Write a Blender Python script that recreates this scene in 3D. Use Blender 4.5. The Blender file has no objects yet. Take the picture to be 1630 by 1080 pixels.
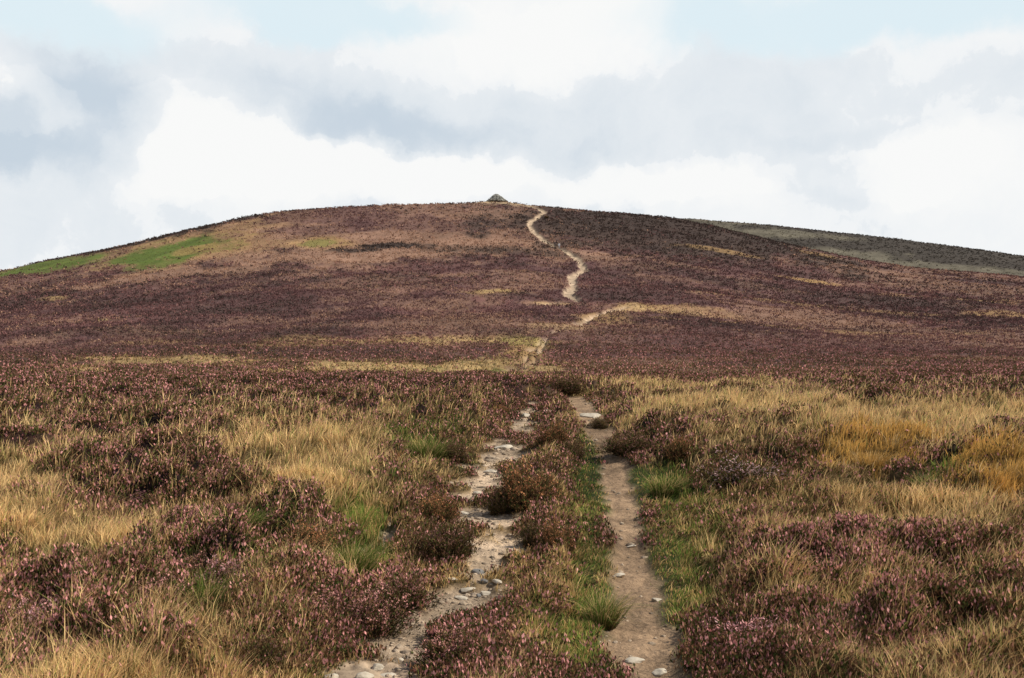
import bpy, bmesh, math
import numpy as np
from mathutils import Vector, noise as mnoise

R = np.random.default_rng(11)
F, CX, HY, EYE = 1585.0, 815.0, 600.0, 1.7      # lens (35 mm), principal column, eye-level row, eye height (m)
scene = bpy.context.scene
C = scene.collection

# ------------------------------------------------------------------ numeric helpers
def sm(a, b, x):
    t = np.clip((x - a) / (b - a), 0, 1)
    return t * t * (3 - 2 * t)

def _h(ix, iy, s):
    n = (ix.astype(np.int64) * 374761393 + iy.astype(np.int64) * 668265263 + s * 974634777) & 0xFFFFFFFF
    n = ((n ^ (n >> 13)) * 1274126177) & 0xFFFFFFFF
    n = ((n ^ (n >> 16)) * 2246822519) & 0xFFFFFFFF
    return ((n ^ (n >> 15)) & 0xFFFFFF) / float(0xFFFFFF)

def vn(x, y, s=0):
    ix = np.floor(x); iy = np.floor(y)
    fx = x - ix; fy = y - iy
    fx = fx * fx * (3 - 2 * fx); fy = fy * fy * (3 - 2 * fy)
    a = _h(ix, iy, s); b = _h(ix + 1, iy, s); c = _h(ix, iy + 1, s); d = _h(ix + 1, iy + 1, s)
    return (a + (b - a) * fx) * (1 - fy) + (c + (d - c) * fx) * fy

def fbm(x, y, o=4, s=0):
    t = 0; a = 1; n = 0
    for i in range(o):
        t = t + a * vn(x, y, s + i * 17); n += a
        x = x * 2.03 + 13.7; y = y * 2.03 + 7.1; a *= .55
    return t / n

class Curve:
    def __init__(self, xs, ys, sig):
        self.g = np.linspace(min(xs), max(xs), 1600)
        v = np.interp(self.g, xs, ys)
        k = max(1, int(sig / (self.g[1] - self.g[0])))
        ker = np.exp(-.5 * (np.arange(-3 * k, 3 * k + 1) / k) ** 2); ker /= ker.sum()
        self.v = np.convolve(np.pad(v, 3 * k, mode='reflect', reflect_type='odd'), ker, mode='valid')
    def __call__(self, x): return np.interp(x, self.g, self.v)

# ------------------------------------------------------------------ terrain
_near = [(.4, 0), (6, 0), (9, .04), (12, .22), (16, .45), (24, .8), (32, 1.13), (41, 1.4), (50, 1.7)]
_far = [(68, 580), (100, 546), (145, 500), (210, 445), (290, 390), (350, 346), (380, 327), (400, 317)]
_tab = _near + [(d, 1.7 + d * (HY - y) / F) for d, y in _far]
_tab += [(d, 1.7 + d * f * (HY - 317) / F) for d, f in ((430, .98), (480, .88), (560, .7), (800, .42), (1500, .12), (3000, .01), (6500, -.02))]
PROF = Curve([math.log(d) for d, _ in _tab], [h for _, h in _tab], .07)
S1 = Curve([-2600, -800, -400, 0, 100, 200, 300, 380, 440, 520, 640, 790, 830, 900, 1000, 1080, 1150, 1250, 1350, 1450, 1630, 2000, 2600, 4200],
           [596, 545, 497, 428, 407, 385, 360, 343, 332, 325, 320, 317, 320, 327, 333, 343, 358, 383, 406, 423, 438, 475, 540, 596], 22)
S2 = Curve([-2600, 0, 600, 900, 1080, 1250, 1400, 1500, 1630, 2000, 2600, 4200], [590, 500, 420, 350, 339, 353, 371, 383, 403, 450, 530, 590], 30)
G2 = Curve([math.log(d) for d in (300, 430, 480, 560, 650, 700, 900, 2000, 6500)], [.2, .45, .62, .86, 1, .97, .72, .2, .0], .06)

def base_h(x, y):
    d = np.maximum(np.hypot(x, y), .5); L = np.log(d)
    ca = np.maximum(y / d, .18)
    X = CX + F * np.clip(x / np.maximum(y, .18 * d), -2.1, 2.1)
    hc = PROF(L)
    r = (HY - S1(X)) / (HY - 317) * ca
    h1 = np.where(d > 50, 1.7 + (hc - 1.7) * r, hc)
    h2 = 1.7 + d * ca * G2(L) * (HY - S2(X)) / F
    k = 1.0
    m = np.maximum(h1, h2)
    h = np.where(d > 300, m + k * np.log1p(np.exp(-np.abs(h1 - h2) / k)) - k * .0, h1)
    h = np.where(d > 300, h1 + (h - h1) * sm(300, 430, d), h1)
    n1 = (fbm(x / 3.2, y / 3.2, 3, 5) - .5) * .34 * sm(3, 9, d) * (1 - sm(50, 110, d))
    n2 = (fbm(x / 17, y / 17, 4, 9) - .5) * 1.5 * sm(45, 130, d)
    return h + n1 + n2

def at(px, py):
    """walk outwards over the bare terrain along the azimuth of photo column px to where row py is met"""
    yy = np.exp(np.linspace(math.log(2.5), math.log(1500), 5000))
    xx = yy * (px - CX) / F
    Y = HY - F * (base_h(xx, yy) - EYE) / yy
    i = np.argmax(Y <= py) if (Y <= py).any() else int(np.argmin(Y))
    return float(xx[i]), float(yy[i])

# ------------------------------------------------------------------ ground cover classes
KINDS = 'HPDSGOTKLBM'
ID = {k: i for i, k in enumerate(KINDS)}
ALB = np.array([(.112, .059, .056), (.20, .098, .088), (.054, .038, .032), (.80, .555, .258), (.112, .165, .032), (.46, .265, .075),
                (.285, .168, .115), (.056, .047, .039), (.142, .126, .092), (.56, .42, .29), (.36, .225, .095)])
# centre column, row, half width, half height (rows), kind, amount
HILL = [
 (1200, 592, 370, 9, 'T', .6), (1050, 578, 140, 6, 'T', .5), (1500, 575, 220, 4, 'M', .45), (300, 600, 330, 5, 'M', .4), (1380, 552, 260, 4, 'T', .4), (560, 520, 260, 5, 'T', .35), (300, 500, 220, 6, 'D', .35), (200, 530, 200, 8, 'D', .4), (650, 450, 200, 8, 'D', .35), (1300, 470, 250, 8, 'D', .4),
 (795, 319, 46, 3, 'S', .6), (830, 321, 20, 3, 'S', .6),
 (540, 372, 420, 48, 'T', .85), (330, 385, 190, 45, 'T', .8), (400, 392, 160, 16, 'M', .4), (700, 340, 200, 16, 'T', .6), (640, 398, 330, 10, 'T', .9), (560, 408, 240, 9, 'T', 1), (760, 384, 110, 6, 'T', 1),
 (300, 437, 260, 6, 'T', .8), (420, 352, 70, 12, 'M', .5),
 (540, 345, 150, 12, 'H', .75), (690, 360, 130, 12, 'H', .65), (520, 366, 90, 9, 'H', .6), (770, 398, 130, 6, 'D', .5),
 (255, 404, 130, 24, 'M', .6), (75, 424, 110, 15, 'M', .6), (255, 404, 96, 16, 'G', .95), (70, 427, 120, 12, 'G', .9), (235, 424, 70, 7, 'G', .75), (505, 389, 60, 10, 'M', .6), (505, 389, 36, 6, 'G', .55), (310, 398, 40, 6, 'M', .6),
 (625, 392, 52, 4, 'D', 1), (560, 400, 40, 3, 'D', .9), (390, 345, 45, 9, 'D', 1), (300, 365, 80, 6, 'D', 1), (170, 395, 110, 5, 'D', .9),
 (800, 428, 130, 5, 'H', .8), (820, 402, 100, 6, 'D', .6),
 (1080, 372, 290, 36, 'D', .9), (980, 348, 130, 18, 'D', .8), (1250, 400, 130, 9, 'D', .5),
 (785, 465, 50, 5, 'M', .7), (785, 465, 34, 3, 'S', .6), (86, 476, 24, 4, 'M', .6), (86, 476, 13, 2.6, 'S', .6), (165, 511, 12, 2, 'S', .8), (760, 478, 12, 3, 'P', .7), (720, 440, 40, 3, 'T', .7), (960, 406, 26, 3, 'T', .8),
 (1290, 448, 50, 2.6, 'M', .8), (1150, 400, 60, 3, 'M', .5), (1480, 440, 170, 2, 'T', .6), (1300, 405, 40, 3, 'M', .5),
 (1060, 494, 100, 8, 'M', .7), (1040, 494, 80, 5, 'S', .4), (1010, 491, 30, 5, 'S', .6), (870, 485, 60, 4, 'T', .8), (880, 485, 40, 2.4, 'S', .5), (1330, 492, 260, 2.5, 'M', .5), (1560, 480, 150, 2, 'M', .5),
 (960, 506, 50, 11, 'M', .7), (900, 522, 60, 6, 'S', .5), (1250, 510, 260, 6, 'T', .45), (1330, 530, 300, 3, 'M', .6), (1590, 500, 70, 5, 'M', .6),
 (640, 546, 240, 9, 'M', .5), (640, 546, 200, 5, 'S', .45), (430, 552, 170, 4, 'M', .6), (250, 548, 90, 5, 'M', .45), (845, 562, 40, 24, 'M', .8), (835, 545, 40, 8, 'G', .35),
 (245, 578, 190, 9, 'M', .6), (245, 579, 160, 5, 'S', .75), (120, 590, 50, 4, 'S', .6), (330, 572, 110, 4, 'S', .7), (620, 586, 230, 13, 'M', .6), (640, 588, 190, 8, 'S', .8), (480, 600, 110, 6, 'S', .75), (770, 584, 70, 10, 'S', .9),
 (800, 595, 26, 6, 'G', .9), (690, 592, 20, 5, 'G', .4), (90, 612, 120, 6, 'M', .6), (880, 600, 60, 8, 'T', .8), (850, 592, 40, 6, 'S', .7),
 (1060, 540, 120, 25, 'D', .35), (1300, 560, 330, 16, 'P', .35), (1250, 545, 300, 12, 'H', .6),
]
RIDGE = [(1210, 370, 130, 8, 'L', .9), (1330, 402, 90, 8, 'L', .9), (1460, 425, 120, 7, 'L', .8), (1600, 436, 120, 5, 'L', .7), (1150, 354, 70, 6, 'L', .8), (1250, 356, 140, 3, 'H', .5)]
FORE = [
 # left heather banks
 (330, 634, 520, 44, 'H', 1.15), (640, 622, 210, 26, 'H', 1.1), (420, 640, 260, 12, 'D', .4), (120, 655, 160, 14, 'P', .6), (230, 712, 180, 30, 'H', .9), (420, 700, 130, 14, 'D', .7), (60, 745, 90, 22, 'P', .8),
 (260, 795, 170, 42, 'H', .95), (90, 835, 130, 26, 'P', .8), (330, 815, 80, 20, 'D', .5), (200, 765, 90, 12, 'P', .6), (470, 655, 110, 12, 'H', .6),
 (420, 880, 100, 40, 'P', .7), (330, 905, 90, 40, 'P', .85), (230, 985, 90, 70, 'P', .7), (70, 1010, 130, 70, 'P', .7), (180, 1070, 160, 40, 'P', .6), (500, 1000, 110, 60, 'P', .6),
 (600, 1000, 90, 70, 'P', .6), (700, 1050, 70, 40, 'P', .5),
 # left grass
 (480, 745, 150, 70, 'S', 1.0), (600, 700, 120, 40, 'S', .8), (690, 660, 130, 30, 'M', .7), (520, 812, 90, 45, 'S', .85), (25, 790, 50, 22, 'S', 1), (150, 905, 190, 40, 'S', .85),
 (130, 690, 40, 9, 'S', .7), (360, 690, 130, 10, 'S', .45), (230, 860, 160, 28, 'T', .55), (60, 955, 110, 40, 'M', .7), (330, 690, 60, 6, 'G', .2),
 (690, 710, 60, 34, 'G', .6), (620, 780, 70, 50, 'G', .35), (640, 670, 60, 16, 'G', .3),
 (560, 880, 74, 74, 'G', .8), (360, 880, 60, 30, 'G', 1.1), (310, 960, 74, 62, 'G', 1.2), (430, 930, 64, 56, 'G', .8), (130, 950, 100, 40, 'G', .4), (200, 1050, 60, 40, 'G', .5), (40, 930, 60, 16, 'G', .5), (420, 1010, 80, 40, 'M', .7), (480, 1075, 90, 25, 'G', .5), (330, 1040, 50, 50, 'M', .6),
 # strip between the ruts
 (860, 720, 60, 70, 'M', .8), (870, 850, 70, 90, 'M', .85), (850, 980, 100, 100, 'M', .85), (936, 900, 40, 180, 'G', .9), (925, 1050, 75, 70, 'G', .85), (935, 740, 24, 70, 'G', .8), (860, 1030, 60, 50, 'G', .35), (760, 700, 60, 60, 'M', .6),
 (700, 860, 90, 90, 'M', .5), (640, 860, 60, 60, 'M', .6), (690, 820, 30, 40, 'D', .5),
 # right side
 (1300, 625, 420, 34, 'S', .75), (1180, 660, 230, 45, 'S', .95), (1480, 690, 260, 40, 'S', .85), (1330, 640, 330, 20, 'T', .55), (1540, 625, 160, 20, 'H', .7), (1560, 605, 170, 14, 'H', .7), (1400, 655, 130, 10, 'H', .6), (1130, 625, 160, 16, 'S', .6),
 (1240, 690, 60, 8, 'H', .5), (1560, 660, 120, 12, 'M', .5),
 (1400, 745, 110, 34, 'O', .4), (1580, 765, 90, 36, 'O', .45), (1490, 775, 45, 22, 'G', .9), (1290, 745, 100, 36, 'M', .7),
 (1060, 770, 80, 50, 'G', .95), (1120, 840, 100, 80, 'G', .85), (1095, 960, 70, 130, 'G', .85), (1200, 810, 110, 30, 'G', .45), (1130, 1050, 60, 70, 'D', .5),
 (1350, 840, 260, 56, 'M', .85), (1560, 850, 130, 60, 'M', .8), (1480, 880, 180, 22, 'S', .45), (1230, 850, 100, 40, 'D', .35), (1530, 800, 100, 14, 'D', .5),
 (1260, 935, 120, 50, 'P', .75), (1430, 955, 170, 34, 'P', .8), (1230, 1010, 120, 50, 'P', .75), (1330, 920, 220, 20, 'S', .4), (1590, 960, 90, 50, 'D', .5),
 (1420, 1012, 150, 16, 'S', .8), (1350, 1020, 90, 22, 'G', .45), (1590, 1000, 80, 22, 'S', .6), (1420, 1070, 220, 26, 'P', .8), (1590, 1060, 110, 30, 'D', .6), (1560, 910, 120, 26, 'M', .7),
]

def _patch(p):
    px, py, rx, ry, k, a = p
    x, y = at(px, py)
    _, y0 = at(px, py + ry); _, y1 = at(px, py - ry)
    l = math.log(y); r0 = max(l - math.log(y0), .012); r1 = max(math.log(y1) - l, .012)
    return ((px - CX) / F, l, rx / F, r0, r1, ID[k], a)

P_HILL = [_patch(p) for p in HILL]; P_FORE = [_patch(p) for p in [q[:5] + ((q[5] * .62,) if q[4] == 'P' else (q[5],)) for q in FORE]]
P_RIDGE = [_patch(p) for p in RIDGE]

RIGHT_RUT = [(1092, 1300), (1037, 1080), (1020, 1000), (1008, 900), (995, 820), (980, 760), (967, 715), (955, 690), (940, 663), (926, 645), (914, 632)]
LEFT_RUT = [(540, 1160), (600, 1085), (650, 1030), (700, 978), (745, 935), (785, 885), (772, 848), (752, 812), (752, 785), (770, 750), (802, 712), (830, 690), (838, 660), (846, 640)]
SIDE_RUT = [(560, 960), (612, 890), (630, 800)]
WAY = [[(818, 592), (846, 560), (862, 541)], [(836, 588), (866, 548), (872, 537), (900, 523)], [(915, 519), (932, 511), (960, 500), (994, 490)],
       [(925, 482), (906, 470), (912, 452), (910, 442), (931, 430), (919, 412), (893, 396), (869, 385), (852, 371), (842, 357), (856, 346), (867, 338)], [(867, 338), (838, 328), (832, 321), (812, 318.5)],
       [(840, 487), (880, 484), (925, 479)]]
def poly(pts): return np.array([at(*p) for p in pts])
PL_R, PL_L, PL_S = poly(RIGHT_RUT), poly(LEFT_RUT), poly(SIDE_RUT)
PL_W = [poly(w) for w in WAY]
WAY_W = [.0, .14, .65, .85, 1.35, .25]

def pdist(x, y, P):
    best = np.full(x.shape, 1e9)
    for (ax, ay), (bx, by) in zip(P[:-1], P[1:]):
        dx, dy = bx - ax, by - ay
        t = np.clip(((x - ax) * dx + (y - ay) * dy) / (dx * dx + dy * dy + 1e-9), 0, 1)
        best = np.minimum(best, np.hypot(x - ax - t * dx, y - ay - t * dy))
    return best

def ruts(x, y):
    """bare-earth amount (0..1) of the near ruts and of the far path, and distance to the track's two ruts"""
    d = np.hypot(x, y)
    rn = np.zeros(x.shape); rf = np.zeros(x.shape); dr = np.full(x.shape, 99.)
    m = (d < 45) & (y > -3)
    if m.any():
        a, b = x[m], y[m]
        n = fbm(a / .35, b / .35, 3, 31) - .5; n2 = fbm(a / .9, b / .9, 2, 37) - .5
        d1 = pdist(a, b, PL_R); d2 = pdist(a, b, PL_L); d3 = pdist(a, b, PL_S)
        w1 = .17 + .09 * n2 + .10 * sm(17, 22, np.hypot(a, b)); w2 = .29 + .85 * n2 - .10 * sm(11, 16, np.hypot(a, b)) - .15 * sm(8.2, 6.6, np.hypot(a, b)); w3 = .06 + .6 * n2
        v = np.maximum.reduce([sm(.10, -.07, d1 - w1 + n * .30), sm(.14, -.08, d2 - w2 + n * 1.0), sm(.12, -.06, d3 - w3 + n * .6)])
        rn[m] = v; dr[m] = np.minimum(d1, d2)
    m = (d > 50) & (d < 430) & (np.abs(x) < 80) & (y > 0)
    if m.any():
        a, b = x[m], y[m]; v = np.zeros(a.shape)
        n = fbm(a / 2.2, b / 3.5, 3, 41) - .5
        for P, w in zip(PL_W, WAY_W):
            v = np.maximum(v, sm(.5, -.3, pdist(a, b, P) - w - n * 1.7))
        rf[m] = v
    return rn, rf, dr

def cover(x, y):
    """weights of the ground-cover classes at world points"""
    n = x.size
    d = np.maximum(np.hypot(x, y), .5); L = np.log(np.maximum(y, .3)); U = x / np.maximum(y, .3)
    W = np.zeros((n, len(KINDS)), np.float32)
    nz = fbm(x / 1.1, y / 1.1, 4, 51); nw = fbm(x / 26, y / 40, 4, 57)
    rag = fbm(U * 26, L * 11, 4, 61) - .5 + .35 * (fbm(U * 110, L * 50, 2, 67) - .5)
    fh = sm(42, 62, d)
    near_h = sm(.46, .64, nz)
    nm = fbm(x / 9, y / 13, 4, 58); nl = fbm(x / 60, y / 55, 3, 59)
    W[:, ID['H']] = fh * .75 + (1 - fh) * near_h * .8
    W[:, ID['D']] = fh * (.55 * sm(.52, .68, nw) + .5 * sm(.56, .70, nm) + .4 * sm(.5, .7, nl))
    W[:, ID['T']] = fh * (.50 * sm(.50, .34, nw) + .45 * sm(.46, .32, nm))
    W[:, ID['P']] = (1 - fh) * near_h * .2 + fh * .40 * sm(.5, .65, fbm(x / 14, y / 20, 3, 60))
    W[:, ID['D']] += (1 - fh) * .8 * sm(.56, .70, fbm(x / 1.6 + 40, y / 1.6, 3, 64))  # dark heather colour scattered in front to paint in shaded hollows
    W[:, ID['M']] = (1 - fh) * (1 - near_h) * .55 + fh * .10 * sm(.5, .3, nw)
    W[:, ID['S']] = (1 - fh) * (1 - near_h) * .45
    def paint(plist, mask, soft=1.0):
        idx = np.nonzero(mask)[0]
        if not idx.size: return
        u, l, g = U[idx], L[idx], rag[idx]
        for (u0, l0, ru, r0, r1, k, a) in plist:
            dl = l - l0
            q = np.abs(u - u0) < ru * 1.7
            q &= (dl > -1.7 * r0) & (dl < 1.7 * r1)
            j = np.nonzero(q)[0]
            if not j.size: continue
            e = np.sqrt(((u[j] - u0) / ru) ** 2 + (dl[j] / np.where(dl[j] < 0, r0, r1)) ** 2)
            v = np.clip(a * sm(1.28, .62, e + g[j] * 1.5), 0, 1).astype(np.float32)
            w = W[idx[j]] * (1 - v[:, None]); w[:, k] += v
            W[idx[j]] = w
    front = y > .3
    paint(P_FORE, front & (d < 60)); paint(P_HILL, front & (d > 48) & (d < 440))
    fr = sm(425, 470, d)
    w = W * (1 - fr[:, None]); w[:, ID['K']] += fr; W = w
    paint(P_RIDGE, front & (d > 440))
    rn, rf, dr = ruts(x, y)
    b = np.maximum(rn, rf).astype(np.float32)
    ap = np.exp(-((x - CAIRN[0] - 3) / 11) ** 2 - ((y - CAIRN[1] + 4) / 9) ** 2).astype(np.float32)
    ap = np.clip(ap * 1.3 * sm(.3, .5, fbm(x / 2.5, y / 2.5, 3, 63)), 0, .95)
    W *= (1 - ap[:, None]); W[:, ID['S']] += ap * .45; W[:, ID['B']] += ap * .55
    W *= (1 - b[:, None]); W[:, ID['B']] += b
    W /= np.maximum(W.sum(1, keepdims=True), 1e-4)
    return W, rn, rf, dr

BUSH_SPOTS = []          # (x, y, r) filled by the bush list below
CAIRN = at(791, 319.0); CAIRN = (CAIRN[0], CAIRN[1])
def height(x, y, W, rn, rf, dr):
    """full terrain height: relief, sunken ruts, bumps of the heather mat"""
    d = np.hypot(x, y)
    h = base_h(x, y)
    h += 1.0 * np.exp(-(((x - CAIRN[0]) / 9) ** 2 + ((y - CAIRN[1]) / 12) ** 2))
    h -= rn * .045 + rf * .5
    h += .10 * sm(.5, 1.6, dr) * (1 - sm(26, 45, d))
    he = W[:, 0] + W[:, 1] + W[:, 2]
    c = fbm(x / .55, y / .55, 3, 71)
    for bx, by, br in BUSH_SPOTS:
        if by < 60:
            m = (np.abs(x - bx) < 3 * br) & (np.abs(y - by) < 3 * br)
            if m.any(): he[m] *= 1 - np.exp(-((x[m] - bx) ** 2 + (y[m] - by) ** 2) / (br * .9) ** 2)
    h += he * (1 - .55 * sm(26, 44, d) + .4 * sm(60, 110, d)) * (.10 + .34 * sm(.33, .72, c)) * (1 - .4 * sm(60, 200, d)) * sm(3, 5, d) * (.06 + .94 * sm(.3, 1.0, dr))
    gr = W[:, 3] + W[:, 5] + W[:, 10]
    h += gr * .24 * sm(.3, .75, fbm(x / .5, y / .5, 2, 77)) * sm(3, 5, d) * (.08 + .92 * sm(.3, 1.1, dr))
    h += W[:, 9] * (fbm(x / .12, y / .12, 3, 79) - .5) * .05 * (1 - sm(15, 40, d))
    return h

def at_ground(px, py):
    """like at(), with the raised track sides and the ruts included"""
    yy = np.exp(np.linspace(math.log(3.5), math.log(60), 1800)); xx = yy * (px - CX) / F
    rn, rf, dr = ruts(xx, yy); d = np.hypot(xx, yy)
    h = base_h(xx, yy) - rn * .045 + .10 * sm(.5, 1.6, dr) * (1 - sm(26, 45, d))
    Y = HY - F * (h - EYE) / yy
    if not (Y <= py).any(): return at(px, py)
    i = np.argmax(Y <= py)
    return float(xx[i]), float(yy[i])

# ------------------------------------------------------------------ materials
def new_mat(name):
    m = bpy.data.materials.new(name); m.use_nodes = True
    nt = m.node_tree; nt.nodes.clear()
    out = nt.nodes.new('ShaderNodeOutputMaterial')
    return m, nt, out

def N(nt, t, **k):
    n = nt.nodes.new(t)
    for a, v in k.items():
        if a.startswith('i_'): n.inputs[a[2:]].default_value = v
        else: setattr(n, a, v)
    return n

def plant_material(name, trans):
    m, nt, out = new_mat(name)
    at_ = N(nt, 'ShaderNodeAttribute', attribute_name='Col')
    oi = N(nt, 'ShaderNodeObjectInfo')
    mr = N(nt, 'ShaderNodeMapRange'); mr.inputs['To Min'].default_value = .85; mr.inputs['To Max'].default_value = 1.15
    nt.links.new(oi.outputs['Random'], mr.inputs['Value'])
    mul = N(nt, 'ShaderNodeVectorMath', operation='SCALE')
    nt.links.new(at_.outputs['Color'], mul.inputs[0]); nt.links.new(mr.outputs[0], mul.inputs['Scale'])
    df = N(nt, 'ShaderNodeBsdfDiffuse'); tr = N(nt, 'ShaderNodeBsdfTranslucent'); mx = N(nt, 'ShaderNodeMixShader'); mx.inputs[0].default_value = trans
    nt.links.new(mul.outputs[0], df.inputs['Color']); nt.links.new(mul.outputs[0], tr.inputs['Color'])
    nt.links.new(df.outputs[0], mx.inputs[1]); nt.links.new(tr.outputs[0], mx.inputs[2]); nt.links.new(mx.outputs[0], out.inputs['Surface'])
    return m

def ground_material(name, fine, coarse, bump, var=.5):
    m, nt, out = new_mat(name)
    a = N(nt, 'ShaderNodeAttribute', attribute_name='Col')
    tc = N(nt, 'ShaderNodeNewGeometry')
    n1 = N(nt, 'ShaderNodeTexNoise', i_Scale=fine, i_Detail=6.0, i_Roughness=.65); n2 = N(nt, 'ShaderNodeTexNoise', i_Scale=coarse, i_Detail=4.0)
    for n in (n1, n2): nt.links.new(tc.outputs['Position'], n.inputs['Vector'])
    add = N(nt, 'ShaderNodeMath', operation='ADD'); nt.links.new(n1.outputs['Fac'], add.inputs[0]); nt.links.new(n2.outputs['Fac'], add.inputs[1])
    mr = N(nt, 'ShaderNodeMapRange'); mr.inputs['From Min'].default_value = .65; mr.inputs['From Max'].default_value = 1.35
    mr.inputs['To Min'].default_value = 1 - var; mr.inputs['To Max'].default_value = 1 + var
    nt.links.new(add.outputs[0], mr.inputs['Value'])
    mul = N(nt, 'ShaderNodeVectorMath', operation='SCALE'); nt.links.new(a.outputs['Color'], mul.inputs[0]); nt.links.new(mr.outputs[0], mul.inputs['Scale'])
    bp = N(nt, 'ShaderNodeBump', i_Strength=.8, i_Distance=bump); nt.links.new(n1.outputs['Fac'], bp.inputs['Height'])
    bs = N(nt, 'ShaderNodeBsdfPrincipled', i_Roughness=.95); bs.inputs['Specular IOR Level'].default_value = .1
    nt.links.new(mul.outputs[0], bs.inputs['Base Color']); nt.links.new(bp.outputs[0], bs.inputs['Normal']); nt.links.new(bs.outputs[0], out.inputs['Surface'])
    return m

def solid_material(name, c1, c2, scale, bump=.01, rough=.9):
    m, nt, out = new_mat(name)
    tc = N(nt, 'ShaderNodeTexCoord'); oi = N(nt, 'ShaderNodeObjectInfo')
    n1 = N(nt, 'ShaderNodeTexNoise', i_Scale=scale, i_Detail=7.0, i_Roughness=.7, noise_dimensions='4D')
    nt.links.new(tc.outputs['Object'], n1.inputs['Vector']); nt.links.new(oi.outputs['Random'], n1.inputs['W'])
    mix = N(nt, 'ShaderNodeMix', data_type='RGBA'); mix.inputs[6].default_value = (*c1, 1); mix.inputs[7].default_value = (*c2, 1)
    mr = N(nt, 'ShaderNodeMapRange'); mr.inputs['From Min'].default_value = .35; mr.inputs['From Max'].default_value = .65
    nt.links.new(n1.outputs['Fac'], mr.inputs['Value']); nt.links.new(mr.outputs[0], mix.inputs[0])
    bp = N(nt, 'ShaderNodeBump', i_Strength=.7, i_Distance=bump); nt.links.new(n1.outputs['Fac'], bp.inputs['Height'])
    bs = N(nt, 'ShaderNodeBsdfPrincipled', i_Roughness=rough)
    nt.links.new(mix.outputs[2], bs.inputs['Base Color']); nt.links.new(bp.outputs[0], bs.inputs['Normal']); nt.links.new(bs.outputs[0], out.inputs['Surface'])
    return m

M_GROUND = ground_material('moor_soil', 9, 1.3, .03)
M_HILL = ground_material('hill_cover', 1.6, .12, .35, .35)
M_TRACK = ground_material('track_earth', 17, 3.1, .06, .52)
M_PATH = ground_material('footpath_stone', 2.5, .3, .1, .25)
M_GRASS = plant_material('grass_blades', .28)
M_HEATH = plant_material('heather_sprigs', .22)
M_STONE = solid_material('pale_sandstone', (.56, .49, .39), (.33, .28, .21), 9, .012)
M_DARKSTONE = solid_material('dark_stone', (.10, .10, .10), (.22, .20, .18), 11, .01)  # darker grey tone for some of the stones
M_CAIRN = solid_material('lichened_grey_stone', (.42, .40, .35), (.19, .19, .165), 1.4, .05)
M_SKIN = solid_material('skin', (.50, .30, .22), (.45, .26, .19), 20, .001, .6)
M_HAIR = solid_material('hair', (.05, .03, .02), (.08, .05, .03), 60, .003)
M_WHITE = solid_material('white_cotton', (.8, .8, .78), (.72, .72, .72), 12, .004)
M_DARK = solid_material('dark_cloth', (.03, .03, .04), (.05, .045, .05), 12, .004)
M_BLUE = solid_material('grey_cloth', (.36, .34, .36), (.28, .27, .3), 12, .004)

# ------------------------------------------------------------------ mesh helpers
def mesh_from(name, V, loops, starts, col=None, mat=None, smooth=False):
    me = bpy.data.meshes.new(name)
    me.vertices.add(len(V)); me.vertices.foreach_set('co', np.ascontiguousarray(V, np.float32).ravel())
    me.loops.add(len(loops)); me.loops.foreach_set('vertex_index', np.ascontiguousarray(loops, np.int32))
    me.polygons.add(len(starts)); me.polygons.foreach_set('loop_start', np.ascontiguousarray(starts, np.int32))
    if smooth: me.polygons.foreach_set('use_smooth', np.ones(len(starts), bool))
    me.update(calc_edges=True)
    if col is not None:
        a = me.color_attributes.new('Col', 'FLOAT_COLOR', 'POINT')
        a.data.foreach_set('color', np.ascontiguousarray(np.c_[col, np.ones(len(col))], np.float32).ravel())
    if mat: me.materials.append(mat)
    return me

def link(name, me, parent=None):
    o = bpy.data.objects.new(name, me); C.objects.link(o)
    if parent: o.parent = parent
    return o

def tag(o, label=None, cat=None, group=None, kind=None):
    for k, v in (('label', label), ('category', cat), ('group', group), ('kind', kind)):
        if v: o[k] = v
    return o

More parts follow.
